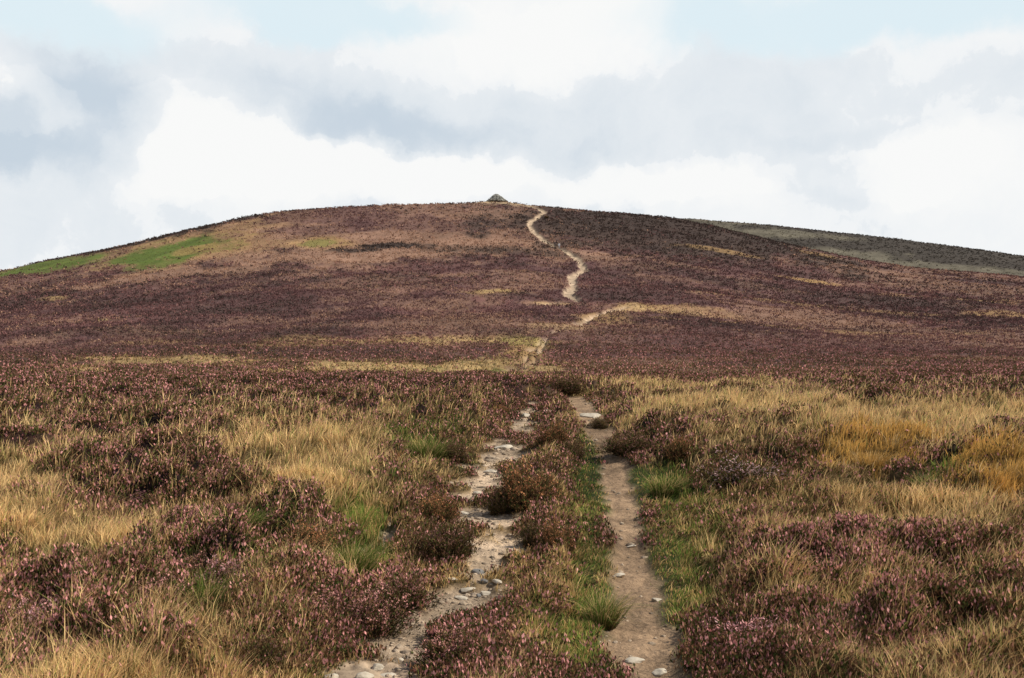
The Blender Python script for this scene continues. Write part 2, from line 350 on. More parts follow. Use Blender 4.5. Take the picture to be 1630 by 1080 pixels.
# ------------------------------------------------------------------ terrain sheets
def build_terrain():
    fine = np.linspace(-.60, .60, 1000)
    az = np.concatenate([np.linspace(-math.pi, -.60, 70)[:-1], fine, np.linspace(.60, math.pi, 70)[1:]])
    rad = np.concatenate([np.exp(np.linspace(math.log(.6), math.log(4), 24))[:-1], np.exp(np.linspace(math.log(4), math.log(50), 420))[:-1],
                          np.exp(np.linspace(math.log(50), math.log(425), 520))[:-1], np.exp(np.linspace(math.log(425), math.log(720), 110))[:-1],
                          np.exp(np.linspace(math.log(720), math.log(6400), 30))])
    A, D = np.meshgrid(az, rad)
    x = (D * np.sin(A)).ravel(); y = (D * np.cos(A)).ravel(); d = D.ravel()
    W, rn, rf, dr = cover(x, y)
    z = height(x, y, W, rn, rf, dr)
    col = W @ ALB
    far = sm(45, 70, d)[:, None]; col += W[:, 3:4] * far * ALB[3] * -.42 + W[:, 4:5] * far * ALB[4] * -.15
    # litter and shade of roots close by, whole plants far off
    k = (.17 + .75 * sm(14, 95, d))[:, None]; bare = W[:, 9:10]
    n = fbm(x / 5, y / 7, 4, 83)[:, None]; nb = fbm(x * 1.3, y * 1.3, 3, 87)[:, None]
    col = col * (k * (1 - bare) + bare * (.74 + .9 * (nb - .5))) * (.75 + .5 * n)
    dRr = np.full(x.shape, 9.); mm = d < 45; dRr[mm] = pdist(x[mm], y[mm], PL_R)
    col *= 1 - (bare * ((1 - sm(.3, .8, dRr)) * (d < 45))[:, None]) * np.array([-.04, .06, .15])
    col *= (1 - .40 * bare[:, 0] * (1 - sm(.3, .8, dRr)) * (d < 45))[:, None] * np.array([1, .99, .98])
    na, nr = len(az), len(rad)
    V = np.c_[x, y, z]
    i, j = np.meshgrid(np.arange(nr - 1), np.arange(na - 1), indexing='ij')
    q = np.stack([i * na + j, (i + 1) * na + j, (i + 1) * na + j + 1, i * na + j + 1], -1).reshape(-1, 4)[:, ::-1]
    fd = d[q].mean(1); frn = rn[q].mean(1); frf = rf[q].mean(1)
    near, mid = fd < 50, (fd >= 50) & (fd < 425)
    track = near & (frn > .5); way = mid & (frf > .5)
    def sheet(name, mask, mat, label, cat):
        f = q[mask]; used, inv = np.unique(f.ravel(), return_inverse=True)
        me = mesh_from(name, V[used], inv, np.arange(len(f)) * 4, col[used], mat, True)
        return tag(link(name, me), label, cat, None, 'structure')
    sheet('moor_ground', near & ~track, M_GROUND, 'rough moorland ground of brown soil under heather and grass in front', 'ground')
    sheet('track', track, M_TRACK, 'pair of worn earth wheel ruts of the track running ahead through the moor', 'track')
    sheet('hill', mid & ~way, M_HILL, 'broad rounded purple brown heather hill topped by a cairn', 'hill')
    sheet('footpath', way, M_PATH, 'pale winding footpath climbing the heather hill to the summit', 'path')
    sheet('far_ridge', fd >= 425, M_HILL, 'grey green ridge sloping down behind the heather hill on the right', 'ridge')

# ------------------------------------------------------------------ vegetation as stuff
def scatter(n, d0, d1, amax=.66, amin=0.0):
    a = R.uniform(amin, amax, n) * np.where(R.uniform(0, 1, n) < .5, -1, 1); d = np.exp(R.uniform(math.log(d0), math.log(d1), n))
    return d * np.sin(a), d * np.cos(a), d

def blades_mesh(name, P, lean, h, w, col, mat, tipcol=None):
    n = len(P); yaw = R.uniform(0, 2 * math.pi, n)
    s = np.c_[np.cos(yaw), np.sin(yaw), np.zeros(n)] * (w / 2)[:, None]
    ln = np.c_[lean * h[:, None], np.zeros(n)]; up = np.c_[np.zeros((n, 2)), h]
    l2 = np.clip(np.hypot(lean[:, 0], lean[:, 1]), 0, 1.4)
    drop = (1 - .28 * l2 ** 2)[:, None]
    m = P + ln * .33 + up * .56; t = P + ln + up * drop
    V = np.stack([P - s, P + s, m - s * .75, m + s * .75, t], 1).reshape(-1, 3)
    b = np.arange(n)[:, None] * 5
    loops = (b + np.array([[0, 1, 3, 2, 2, 3, 4]])).ravel()
    starts = (np.arange(n)[:, None] * 7 + np.array([[0, 4]])).ravel()
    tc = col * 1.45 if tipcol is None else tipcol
    root = np.array((.058, .046, .016)) * R.uniform(.5, 1.2, (n, 1)); mid = col * .86 + root * .3  # olive brown roots darkened like shaded gaps, tip colour lifted as if sunlit
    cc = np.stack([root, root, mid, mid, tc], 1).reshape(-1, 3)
    return mesh_from(name, V, loops, starts, cc * np.minimum(1, .88 / np.maximum(cc.max(1, keepdims=True), 1e-4)), mat)

def diamonds_mesh(name, Cn, ax, sd, col, mat):
    n = len(Cn)
    V = np.stack([Cn - ax, Cn + sd, Cn + ax, Cn - sd], 1).reshape(-1, 3)
    return mesh_from(name, V, np.arange(n * 4), np.arange(n) * 4, np.clip(np.repeat(col, 4, 0), 0, .85), mat)


# list of single heather bushes: column, base row, width, height, tone, label
BUSHES = [
 (1190, 790, 132, 66, 'pale', 'wide dark heather bush with pale pink top standing in green grass beyond the right rut'),
 (1000, 727, 78, 46, 'dark', 'dark shaded heather bush hanging over the right edge of the right rut'),
 (1086, 738, 56, 44, 'red', 'reddish heather bush between the rut side bush and the wide dark bush'),
 (882, 728, 58, 58, 'red', 'reddish brown heather bush on the strip between the ruts, farther up the track'),
 (908, 738, 34, 40, 'dark', 'small dark heather bush tucked against the reddish bush between the ruts'),
 (838, 818, 104, 84, 'red', 'large rust brown heather bush on the strip right of the pale stony bend'),
 (796, 822, 50, 44, 'green', 'low dark green heather bush at the left foot of the large rust brown bush'),
 (700, 898, 92, 78, 'dark', 'rounded dark brown heather dome beside the left rut'),
 (688, 842, 74, 60, 'red', 'brown heather bush just behind the rounded dark dome by the left rut'),
 (632, 978, 108, 76, 'pink', 'pink tipped heather bush on the left bank where the left rut narrows'),
 (584, 1018, 118, 80, 'pink', 'spreading pink heather bush directly behind the pale stones at the bottom edge'),
 (716, 1066, 112, 84, 'pink', 'pink topped heather bush in front of the bare end of the left rut'),
 (506, 1014, 100, 84, 'pink', 'dusty pink heather bush left of the spreading pink bush by the stones'),
 (352, 950, 104, 74, 'bright', 'bright pink flowering heather bush beside the vivid green grass on the left'),
 (300, 925, 74, 50, 'pink', 'low pink heather bush at the left shoulder of the bright pink one'),
 (486, 900, 110, 66, 'red', 'brownish pink heather bush at the foot of the tall straw grass on the left'),
 (236, 1002, 112, 84, 'pink', 'dusky pink heather bush left of the vivid green grass hollow'),
 (176, 1080, 110, 80, 'pink', 'dull pink heather bush at the bottom edge, second from the left corner'),
 (50, 1045, 120, 88, 'bright', 'pink heather bush in the bottom left corner'),
 (398, 1086, 90, 70, 'green', 'dark green heather bush with few flowers at the bottom edge left of the stones'),
 (1258, 968, 130, 66, 'bright', 'pink flowering heather bush leading the right bank beside the green verge'),
 (1216, 1052, 140, 76, 'bright', 'brightest pink heather bush on the lower right near the bottom of the right rut'),
 (1470, 988, 170, 56, 'bright', 'long low mauve heather bush behind the pale green grass strip on the right'),
 (1352, 938, 104, 48, 'pink', 'small pink heather bush between the leading pink bush and the long mauve one'),
 (1560, 1078, 170, 56, 'dark', 'dark heather bush with pink flecks in the bottom right corner'),
 (1398, 1090, 140, 62, 'pink', 'pink flecked heather bush at the bottom edge below the pale green grass strip'),
 (1190, 1012, 84, 56, 'dark', 'dark leafy heather bush behind the brightest pink bush'),
 (1590, 960, 74, 48, 'dark', 'dark heather bush at the right edge above the pale grass strip'),
 (452, 706, 56, 24, 'dark', 'dark heather hump at the upper left corner of the straw grass'),
 (100, 800, 52, 42, 'purple', 'small dark purple heather bush right of the pale straw tuft at the left edge'),
 (44, 752, 60, 28, 'purple', 'purple heather bush at the left edge above the pale straw tuft'),
 (250, 722, 110, 36, 'dark', 'broad dark heather bush left of the straw grass, upper row'),
 (150, 740, 84, 34, 'red', 'brown heather bush in the upper row toward the left edge'),
 (290, 798, 84, 44, 'dark', 'dark heather bush left of the straw grass, middle row'),
 (352, 822, 76, 36, 'pink', 'pale pink heather bush touching the left side of the straw grass'),
 (206, 822, 90, 38, 'purple', 'purple brown heather bush in the middle of the left heather bank'),
 (906, 632, 56, 28, 'dark', 'dark heather bush where the right rut disappears over the rise'),
 (856, 628, 32, 18, 'red', 'small brown heather bush where the left rut disappears over the rise'),
 (986, 646, 42, 16, 'dark', 'dark heather hump right of the bright bare slab of the rut'),
 (1060, 658, 58, 17, 'dark', 'long dark heather hump in pale grass right of the track'),
 (1246, 696, 40, 16, 'dark', 'small dark heather hump alone in the pale straw grass on the right'),
 (1388, 662, 74, 14, 'dark', 'flat dark heather streak farther back in the straw grass on the right'),
 (722, 738, 40, 38, 'dark', 'dark upright heather bush in the green grass left of the left rut'),
 (626, 762, 44, 40, 'red', 'brown heather bush in the straw grass well left of the ruts'),
 (846, 876, 40, 40, 'green', 'small dark green heather bush at the right side of the bare stony patch'),
 (886, 888, 58, 58, 'red', 'russet heather bush in the middle of the strip beside the small dark green one'),
 (1546, 818, 78, 32, 'dark', 'dark heather hump in front of the orange grass at the right'),
 (1292, 754, 52, 28, 'dark', 'dark heather bush right behind the wide dark bush in the green grass'),
 (1300, 826, 70, 36, 'green', 'dull green heather bush in the brown grass on the right'),
 (870, 349, 8, 6, 'dark', 'tiny dark heather clump at the top bend of the hill path'),
 (792, 664, 44, 22, 'red', 'brown heather bush left of the left rut near the rise'),
 (956, 684, 30, 20, 'green', 'low green heather bush beside the right rut below the bright slab'),
 (540, 668, 70, 20, 'dark', 'dark heather hump behind the straw grass on the left'),
 (1440, 800, 54, 30, 'red', 'brown heather bush between the orange grass and the green rush tuft'),
]

TUSSOCKS = [
 (1490, 795, 74, 46, 'G', 'bright green rush tuft standing in orange grass on the right'),
 (1396, 765, 90, 52, 'O', 'orange brown grass tussock left of the green rush tuft'),
 (1592, 800, 90, 60, 'O', 'orange grass tussock at the right edge'),
 (318, 985, 84, 84, 'G', 'vivid green grass tussock in the hollow between pink heather bushes'),
 (378, 905, 76, 50, 'G', 'green grass tussock above the bright pink heather bush'),
 (680, 735, 74, 54, 'G', 'tall yellow green grass tussock left of the left rut'),
 (24, 812, 90, 46, 'S', 'pale straw grass tussock at the left edge'),
 (560, 925, 64, 76, 'G', 'dark green grass tussock behind the pink heather of the left bank'),
 (1060, 792, 64, 54, 'G', 'green grass tussock on the right verge of the right rut'),
 (960, 1000, 60, 84, 'G', 'green grass tussock on the left verge of the right rut'),
 (1340, 1050, 90, 60, 'L', 'pale green grass tussock at the left end of the light grass strip'),
]

P_FORE += [_patch((600, 1140, 110, 60, 'G', .9)), _patch((596, 1074, 66, 20, 'B', 1.2)), _patch((1440, 1014, 190, 17, 'S', 1.1)), _patch((1340, 1030, 80, 16, 'G', .6)), _patch((312, 968, 74, 56, 'G', 1.35)), _patch((378, 888, 56, 28, 'G', 1.2)), _patch((1110, 900, 56, 150, 'G', .35)), _patch((568, 880, 56, 54, 'G', 1.1)), _patch((690, 700, 50, 26, 'G', .6)), _patch((170, 912, 170, 26, 'S', .8)), _patch((300, 645, 520, 46, 'H', 1.5)), _patch((120, 700, 200, 20, 'H', .8)), _patch((640, 620, 190, 24, 'H', 1.1)), _patch((200, 715, 190, 26, 'H', .85)), _patch((260, 795, 150, 36, 'H', .8)), _patch((400, 700, 100, 10, 'D', .6)), _patch((1560, 612, 200, 18, 'H', .8)), _patch((1400, 652, 90, 8, 'H', .7)), _patch((1280, 608, 440, 18, 'H', .75)), _patch((1120, 604, 60, 16, 'T', .7)), _patch((1400, 628, 120, 8, 'H', .7)), _patch((1180, 640, 70, 8, 'D', .5)), _patch((1050, 716, 70, 26, 'D', .7)), _patch((1200, 762, 80, 22, 'D', .5))]
for t_ in TUSSOCKS: P_FORE.append(_patch((t_[0], t_[1] - t_[3] * .3, t_[2] * .9, t_[3] * .7, 'M' if t_[4] == 'L' else t_[4], .8)))
def bush_dims(px, py, w, h):
    x, y = at_ground(px, py) if py > 605 else at(px, py)
    return x, y, w * y / F, h * y / F

for b in BUSHES:
    if b[0] != 870: P_FORE.append(_patch((b[0], b[1] - b[3] * .3, b[2] * .60, max(b[3] * .42, 7), {'pink': 'P', 'bright': 'P', 'pale': 'D', 'dark': 'D', 'green': 'D'}.get(b[4], 'H'), .55)))
    x, y, w, h = bush_dims(*b[:4]); BUSH_SPOTS.append((x, y + w * .3, w * .42))

def clear_of_bushes(x, y):
    ok = np.ones(x.size, bool)
    for bx, by, r in BUSH_SPOTS: ok &= (x - bx) ** 2 + (y - by) ** 2 > (r * .62) ** 2
    return ok

build_terrain()

GRASS_KINDS = np.array([ID[k] for k in 'SGOMTL'])
def pick(Wsub):
    c = np.cumsum(Wsub, 1); t = R.uniform(0, 1, len(Wsub)) * c[:, -1]
    return (c < t[:, None]).sum(1).clip(0, Wsub.shape[1] - 1)

def grass(n, d0, d1, *az):
    x, y, d = scatter(n, d0, d1, *az)
    W, rn, rf, dr = cover(x, y)
    wg = W[:, GRASS_KINDS] + np.array([.05, .03, 0, .09, 0, 0], np.float32) * (W[:, 0] + W[:, 1] + W[:, 2])[:, None] * (d < 27)[:, None]; wg[:, 4] *= .6
    he = W[:, 0] + W[:, 1] + W[:, 2]
    p = np.clip(wg.sum(1) + he * (.03 + .10 * (1 - sm(13, 27, d))), 0, 1) * np.where(d > 60, .8, 1)
    keep = (R.uniform(0, 1, n) < p) & (R.uniform(0, 1, n) > np.minimum(rn * 1.6 - .15, .90)) & (rf < .3)
    keep &= clear_of_bushes(x, y) | (R.uniform(0, 1, n) < .3)
    x, y, d, W, rn, rf, dr, wg = (a[keep] for a in (x, y, d, W, rn, rf, dr, wg))
    # tussocks: blades spread out from the centre of their tuft
    cs = .34 * np.maximum(1, d / 14)
    lv = np.floor(np.log2(cs / .34)); cs = .34 * 2 ** lv
    ix, iy = np.floor(x / cs), np.floor(y / cs)
    cx = (ix + .25 + .5 * _h(ix, iy, 3)) * cs; cy = (iy + .25 + .5 * _h(ix, iy, 4)) * cs
    ox, oy = (x - cx) / cs, (y - cy) / cs
    r = np.hypot(ox, oy); tb = _h(ix, iy, 5)
    wg = wg + 1e-5; k = GRASS_KINDS[pick(wg)]
    hk = np.array([0, 0, 0, .36, .21, .32, .25, 0, .25, 0, .26])[k]
    col = ALB[k].copy()
    m = len(x)
    # dry stems among the green and green among the dry
    rs = R.uniform(0, 1, m)
    col = np.where(((k == ID['G']) & (rs < .36))[:, None], ALB[ID['M']] * 1.15, col)
    col = np.where(((k == ID['G']) & (rs > .82))[:, None], np.array((.17, .19, .05)), col)
    col = np.where(((k == ID['S']) & (rs < .12))[:, None], np.array((.25, .24, .075)), col)
    col = np.where(((k == ID['S']) & (rs > .83))[:, None], np.array((.42, .245, .13)), col)
    col = np.where(((k == ID['M']) & (rs < .22))[:, None], ALB[ID['S']] * .9, col)
    col = np.where(((k == ID['M']) & (rs > .62))[:, None], np.array((.11, .09, .035)), col)
    nb = fbm(x / 1.7, y / 1.7, 3, 91)
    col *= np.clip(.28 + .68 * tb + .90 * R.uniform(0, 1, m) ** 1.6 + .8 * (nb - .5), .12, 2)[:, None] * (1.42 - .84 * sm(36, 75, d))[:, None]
    if d0 < 30: hk = hk * (1 - .62 * sm(1.0, .25, dr))
    hk = hk * (1 - .3 * sm(24, 44, d) * (d < 70))
    h = hk * (1.15 - .5 * np.clip(r, 0, .8)) * R.uniform(.45, 1.08, m) * (.7 + .6 * nb) * (.70 + .26 * sm(7, 20, d))
    w = np.maximum(.0044, d * .00078) * R.uniform(.6, 1.6, m)
    wind = np.array([.20, -.06])
    lean = np.c_[ox, oy] * .75 + wind + R.normal(0, .25, (m, 2))
    z = height(x, y, W, rn, rf, dr) - .02
    return np.c_[x, y, z], lean, h, w, col

def heather(n, d0, d1, K, *az):
    x, y, d = scatter(n, d0, d1, *az)
    W, rn, rf, dr = cover(x, y)
    T, Kk = ID['T'], ID['K']
    he = W[:, 0] + W[:, 1] + W[:, 2] + W[:, T] * .42 + W[:, Kk] + W[:, ID['M']] * .16 + W[:, ID['L']] * .3
    keep = (R.uniform(0, 1, n) < he) & (rn < .3) & (rf < .25)
    keep &= clear_of_bushes(x, y)
    x, y, d, W, rn, rf, dr = (a[keep] for a in (x, y, d, W, rn, rf, dr))
    z = height(x, y, W, rn, rf, dr)
    cols = np.array([ID[k] for k in 'HPDTKL'])
    wh = W[:, cols] + 1e-5; wh[:, 0] += W[:, ID['M']] * .2
    k = cols[pick(wh)]
    m = len(x)
    r = np.clip(.0021 * d + .04, .05, .6)
    hgt = np.clip(.10 + .0012 * d, .12, .42) * R.uniform(.7, 1.3, m) * (.5 + .5 * sm(.2, .8, dr))
    rp = np.repeat
    o = R.normal(0, .55, (m * K, 2)); tz = R.uniform(0, 1, m * K) ** .7
    c = np.c_[rp(x, K) + o[:, 0] * rp(r, K), rp(y, K) + o[:, 1] * rp(r, K), rp(z, K) + tz * rp(hgt, K) - .01]
    kk = rp(k, K); dd = rp(d, K)
    base = ALB[kk]
    rv = R.uniform(0, 1, (m * K, 1)); t = tz[:, None]
    nearf = (1 - sm(25, 140, dd))[:, None]
    pinkness = np.array([.32, .46, .14, 0, 0, 0, .25, 0, 0, 0, .2])[kk][:, None] * (.75 + .9 * (rp(fbm(x / 1.3, y / 1.3, 3, 95), K)[:, None] - .5))
    pink = np.array((.62, .275, .255)) * (.45 + .78 * R.uniform(0, 1, (m * K, 1)))
    brown = np.array((.145, .075, .042)) * (.5 + R.uniform(0, 1, (m * K, 1)))
    green = np.array((.058, .068, .020)) * (.6 + .8 * R.uniform(0, 1, (m * K, 1)))
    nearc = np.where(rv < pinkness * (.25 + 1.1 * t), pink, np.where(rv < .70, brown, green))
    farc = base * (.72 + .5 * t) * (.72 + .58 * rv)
    col = nearc * nearf * (.30 + 1.05 * t) + farc * (1 - nearf)  # near sprigs darken toward the base: shade painted into the colour
    tilt = R.normal(0, .38, (m * K, 2)); ax = np.c_[tilt, np.ones(m * K)]; ax /= np.linalg.norm(ax, axis=1, keepdims=True)
    yaw = R.uniform(0, 2 * math.pi, m * K); sd = np.c_[np.cos(yaw), np.sin(yaw), R.normal(0, .3, m * K)]
    L = np.clip(.0095 + .00068 * dd, .012, .22) * R.uniform(.6, 1.4, m * K)
    S = np.clip(.0036 + .00056 * dd, .005, .3) * R.uniform(.6, 1.4, m * K)
    return c, ax * L[:, None], sd * S[:, None], col

def cat(parts): return [np.concatenate(a) for a in zip(*parts)]
g1 = cat([grass(520000, 4, 12), grass(120000, 2.2, 12, 1.25, .66), grass(40000, 2.2, 4), grass(290000, 12, 50)])
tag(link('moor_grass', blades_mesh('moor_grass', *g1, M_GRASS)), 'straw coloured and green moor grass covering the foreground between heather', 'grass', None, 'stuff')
g2 = grass(170000, 50, 700)
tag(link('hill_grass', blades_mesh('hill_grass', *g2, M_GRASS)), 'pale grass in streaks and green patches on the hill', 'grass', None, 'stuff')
h1 = cat([heather(95000, 4, 10, 13), heather(30000, 2.2, 10, 11, 1.25, .66), heather(9000, 2.2, 4, 11), heather(160000, 10, 50, 9)])
tag(link('heather_carpet', diamonds_mesh('heather_carpet', *h1, M_HEATH)), 'dense brown and pink heather carpet of the foreground moor', 'heather', None, 'stuff')
h2 = heather(150000, 50, 760, 5)
tag(link('hill_heather', diamonds_mesh('hill_heather', *h2, M_HEATH)), 'purple brown heather covering the whole hill', 'heather', None, 'stuff')

# ------------------------------------------------------------------ single heather bushes
TONES = {'pink': (.44, (.60, .29, .255)), 'bright': (.66, (.70, .34, .335)), 'dark': (.27, (.33, .17, .14)), 'red': (.46, (.44, .20, .095)),
         'green': (.14, (.30, .17, .14)), 'pale': (.36, (.55, .36, .35)), 'purple': (.38, (.33, .15, .17))}
def bush_meshes(tone, seed, nst=1500):
    rg = np.random.default_rng(seed)
    share, pk = TONES[tone]
    az = rg.uniform(0, 2 * math.pi, nst); ct = rg.uniform(.02, 1, nst) ** .7
    st = np.sqrt(1 - ct ** 2)
    lump = .22 + 1.5 * fbm(np.cos(az) * st * 3 + 5 + seed, np.sin(az) * st * 3 + ct * 2.2 + seed, 3, seed)
    rad = (.5 * lump * rg.uniform(.72, 1.06, nst))
    tip = np.c_[np.cos(az) * st * rad, np.sin(az) * st * rad, .06 + ct * rad * 1.75]
    root = tip * np.array([.35, .35, .0]) + np.c_[rg.normal(0, .05, (nst, 2)), np.zeros(nst)]
    up = tip - root; ln = np.linalg.norm(up, axis=1, keepdims=True); dirv = up / ln + np.array([0, 0, .55]); dirv /= np.linalg.norm(dirv, axis=1, keepdims=True)
    # woody stems
    sel = rg.uniform(0, 1, nst) < .4
    yaw = rg.uniform(0, 2 * math.pi, nst); s = np.c_[np.cos(yaw), np.sin(yaw), np.zeros(nst)] * .006
    V1 = np.stack([root - s, root + s, tip + s * .3, tip - s * .3], 1)[sel].reshape(-1, 3)
    c1 = np.tile((.045, .03, .02), (len(V1), 1))
    # leafy shoots: short slivers stacked along the outer end of each stem
    K = 5; rp = np.repeat
    pos = rp(tip, K, 0) - rp(dirv, K, 0) * (np.tile(np.arange(K), nst) * .030 + rg.uniform(0, .02, nst * K))[:, None] + rg.normal(0, .014, (nst * K, 3))
    ax = rp(dirv, K, 0) + rg.normal(0, .35, (nst * K, 3)); ax /= np.linalg.norm(ax, axis=1, keepdims=True)
    y2 = rg.uniform(0, 2 * math.pi, nst * K); sd = np.c_[np.cos(y2), np.sin(y2), rg.normal(0, .3, nst * K)]
    flower = (rp(rg.uniform(0, 1, nst), K) < rp(share * (.35 + .95 * ct), K)) & (np.tile(np.arange(K), nst) < 3)
    sz = rg.uniform(.6, 1.4, (nst * K, 1))
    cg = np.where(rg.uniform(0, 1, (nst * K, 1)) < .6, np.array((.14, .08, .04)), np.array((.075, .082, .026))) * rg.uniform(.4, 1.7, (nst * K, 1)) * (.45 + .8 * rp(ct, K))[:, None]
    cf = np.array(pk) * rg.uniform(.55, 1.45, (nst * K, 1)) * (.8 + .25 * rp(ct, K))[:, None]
    def dia(mask, L, S, c):
        a = pos[mask]; u = ax[mask] * L * sz[mask]; v = sd[mask] * S * sz[mask]
        return np.stack([a - u, a + v, a + u, a - v], 1).reshape(-1, 3), rp(c[mask], 4, 0)
    V2, c2 = dia(~flower, .030, .009, cg); V3, c3 = dia(flower, .024, .0095, cf)
    Vf = np.r_[V1, V2]; cfol = np.r_[c1, c2]
    q = lambda n: (np.arange(n), np.arange(n // 4) * 4)
    fo = mesh_from('heather_foliage', Vf, *q(len(Vf)), np.clip(cfol, 0, .8), M_HEATH)
    bl = mesh_from('heather_blossom', V3, *q(len(V3)), np.clip(c3, 0, .8), M_HEATH)
    return fo, bl
PROTO = {}
for ti, t in enumerate(TONES):
    for v in range(2): PROTO[(t, v)] = bush_meshes(t, 100 + ti * 10 + v)

def ground_z(x, y):
    xa, ya = np.array([x]), np.array([y])
    W, rn, rf, dr = cover(xa, ya)
    return float(height(xa, ya, W, rn, rf, dr)[0])

for i, (px, py, w, h, tone, label) in enumerate(BUSHES):
    x, y, wm, hm = bush_dims(px, py, w, h)
    yb = y + wm * .3
    fo, bl = PROTO[(tone, i % 2)]
    e = bpy.data.objects.new('heather_bush', None); C.objects.link(e)
    zb = min(ground_z(x, yb), float(base_h(np.array([x]), np.array([yb]))[0]) + .14)
    e.location = (x, yb, zb - .03); e.rotation_euler = (0, 0, float(R.uniform(0, 6.28)))
    e.scale = (wm * 1.12, wm * 1.05, hm * (.74 if tone in ('red', 'dark', 'green') else .76) / .9 + .02); e.empty_display_size = .1
    tag(e, label, 'heather bush', 'heather bushes growing on the moor')
    link('foliage', fo, e); link('blossom', bl, e)

# ------------------------------------------------------------------ single grass tussocks
for px, py, w, h, k, label in TUSSOCKS:
    x, y, wm, hm = bush_dims(px, py, w, h)
    n = 700; rr = np.sqrt(R.uniform(0, 1, n)) * wm * .30; aa = R.uniform(0, 2 * math.pi, n)
    bx, by = rr * np.cos(aa), rr * np.sin(aa)
    col = ALB[ID[k]] * R.uniform(.55, 1.5, (n, 1)); dry = R.uniform(0, 1, n) < .28
    col[dry] = ALB[ID['S']] * .8
    lean = np.c_[bx, by] / (wm * .30) * .7 + np.array([.15, -.05]) + R.normal(0, .3, (n, 2))
    hh = hm * (1.05 if k == 'G' and px < 600 else .8) * R.uniform(.35, 1.1, n)
    me = blades_mesh('grass_tussock', np.c_[bx, by, np.zeros(n)], lean, hh, np.maximum(.005, y * .0007) * R.uniform(.7, 1.3, n), col, M_GRASS)
    o = link('grass_tussock', me); o.location = (x, y + wm * .2, ground_z(x, y + wm * .2) - .04)
    tag(o, label, 'grass tussock', 'grass tussocks on the moor')

# ------------------------------------------------------------------ stones
def rock_bm(seed, sx, sy, sz, sub=3, sharp=.35):
    bm = bmesh.new(); bmesh.ops.create_icosphere(bm, subdivisions=sub, radius=1)
    rg = np.random.default_rng(seed)
    pl = [(Vector(rg.normal(0, 1, 3)).normalized(), rg.uniform(.55, .9)) for _ in range(9)]
    off = Vector(rg.uniform(-50, 50, 3))
    for v in bm.verts:
        p = v.co.copy()
        for nrm, dd in pl:
            q = p.dot(nrm)
            if q > dd: p -= nrm * (q - dd) * .92
        p *= 1 + sharp * .35 * mnoise.noise(p * 1.7 + off) + .05 * mnoise.noise(p * 6 + off)
        v.co = Vector((p.x * sx, p.y * sy, p.z * sz))
    return bm

STONES = [  # column, row, width, height in rows, tone, label
 (580, 1079, 30, 16, 1, 'pale stone at the bottom edge, third from the right in the stone cluster'),
 (603, 1066, 30, 14, 1, 'cream stone with flat top in the middle of the bottom cluster'),
 (634, 1056, 18, 13, 1, 'small cream stone, uppermost of the bottom cluster'),
 (616, 1077, 34, 12, 1, 'broad pale stone in front of the flat topped cream stone'),
 (528, 1082, 26, 14, 1, 'rounded brownish stone left of the bottom stone cluster'),
 (764, 912, 26, 10, 0, 'dark flat stone at the top of the stony left rut'),
 (778, 918, 14, 8, 0, 'small dark stone right of the dark flat one in the left rut'),
 (771, 930, 12, 8, 0, 'small dark grey stone below the dark flat one in the left rut'),
 (791, 931, 16, 9, 1, 'whitish stone at the right side of the left rut'),
 (744, 940, 28, 7, 1, 'long pale flat stone lying across the left rut'),
 (774, 946, 22, 9, 1, 'pale blocky stone right of the long flat stone in the left rut'),
 (735, 952, 22, 6, 1, 'thin pale slab below the long flat stone in the left rut'),
 (762, 950, 9, 9, 0, 'small dark upright stone beside the pale blocky stone'),
 (750, 802, 20, 9, 0, 'dark edged stone in the pale patch beside the rust brown bush'),
 (738, 818, 22, 8, 1, 'pale stone on the left edge of the patch beside the rust brown bush'),
 (762, 788, 18, 8, 1, 'pale stone above the dark edged one near the rust brown bush'),
 (720, 924, 18, 8, 1, 'pale stone at the grassy left edge of the left rut'),
 (782, 752, 22, 6, 1, 'pale slab by itself in the left rut above the rust brown bush'),
 (985, 920, 20, 8, 1, 'white stone on the left edge of the right rut'),
 (1046, 957, 22, 6, 1, 'flat tan stone at the right edge of the right rut'),
 (1010, 1056, 30, 10, 1, 'grey tan stone set in the right rut near the bottom edge'),
 (1050, 1074, 26, 10, 1, 'tan stone at the very bottom of the right rut'),
 (1004, 870, 16, 5, 1, 'small tan stone half buried in the middle of the right rut'),
 (802, 714, 34, 8, 1, 'pale slab in the left rut where it turns toward the rise'),
 (836, 664, 18, 8, 1, 'pale stone in the left rut near the top of the rise'),
 (872, 660, 22, 7, 1, 'pale slab on the strip between the ruts near the rise'),
 (941, 664, 34, 8, 1, 'bright slab exposed in the right rut near the rise'),
 (950, 640, 14, 6, 1, 'pale stone on the right bank above the bright slab'),
]
for i, (px, py, w, h, pale, label) in enumerate(STONES):
    x, y = at_ground(px, py); wm = w * y / F; hm = h * y / F
    bm = rock_bm(300 + i, wm * .55, wm * .42, max(hm * .52, wm * .17))
    me = bpy.data.meshes.new('stone'); bm.to_mesh(me); bm.free(); me.materials.append(M_STONE if pale else M_DARKSTONE)
    o = link('stone', me); o.location = (x, y, ground_z(x, y) + hm * .12); o.rotation_euler = (float(R.normal(0, .12)), float(R.normal(0, .12)), float(R.uniform(-.5, .5)))
    tag(o, label, 'stone', 'stones lying in the track')

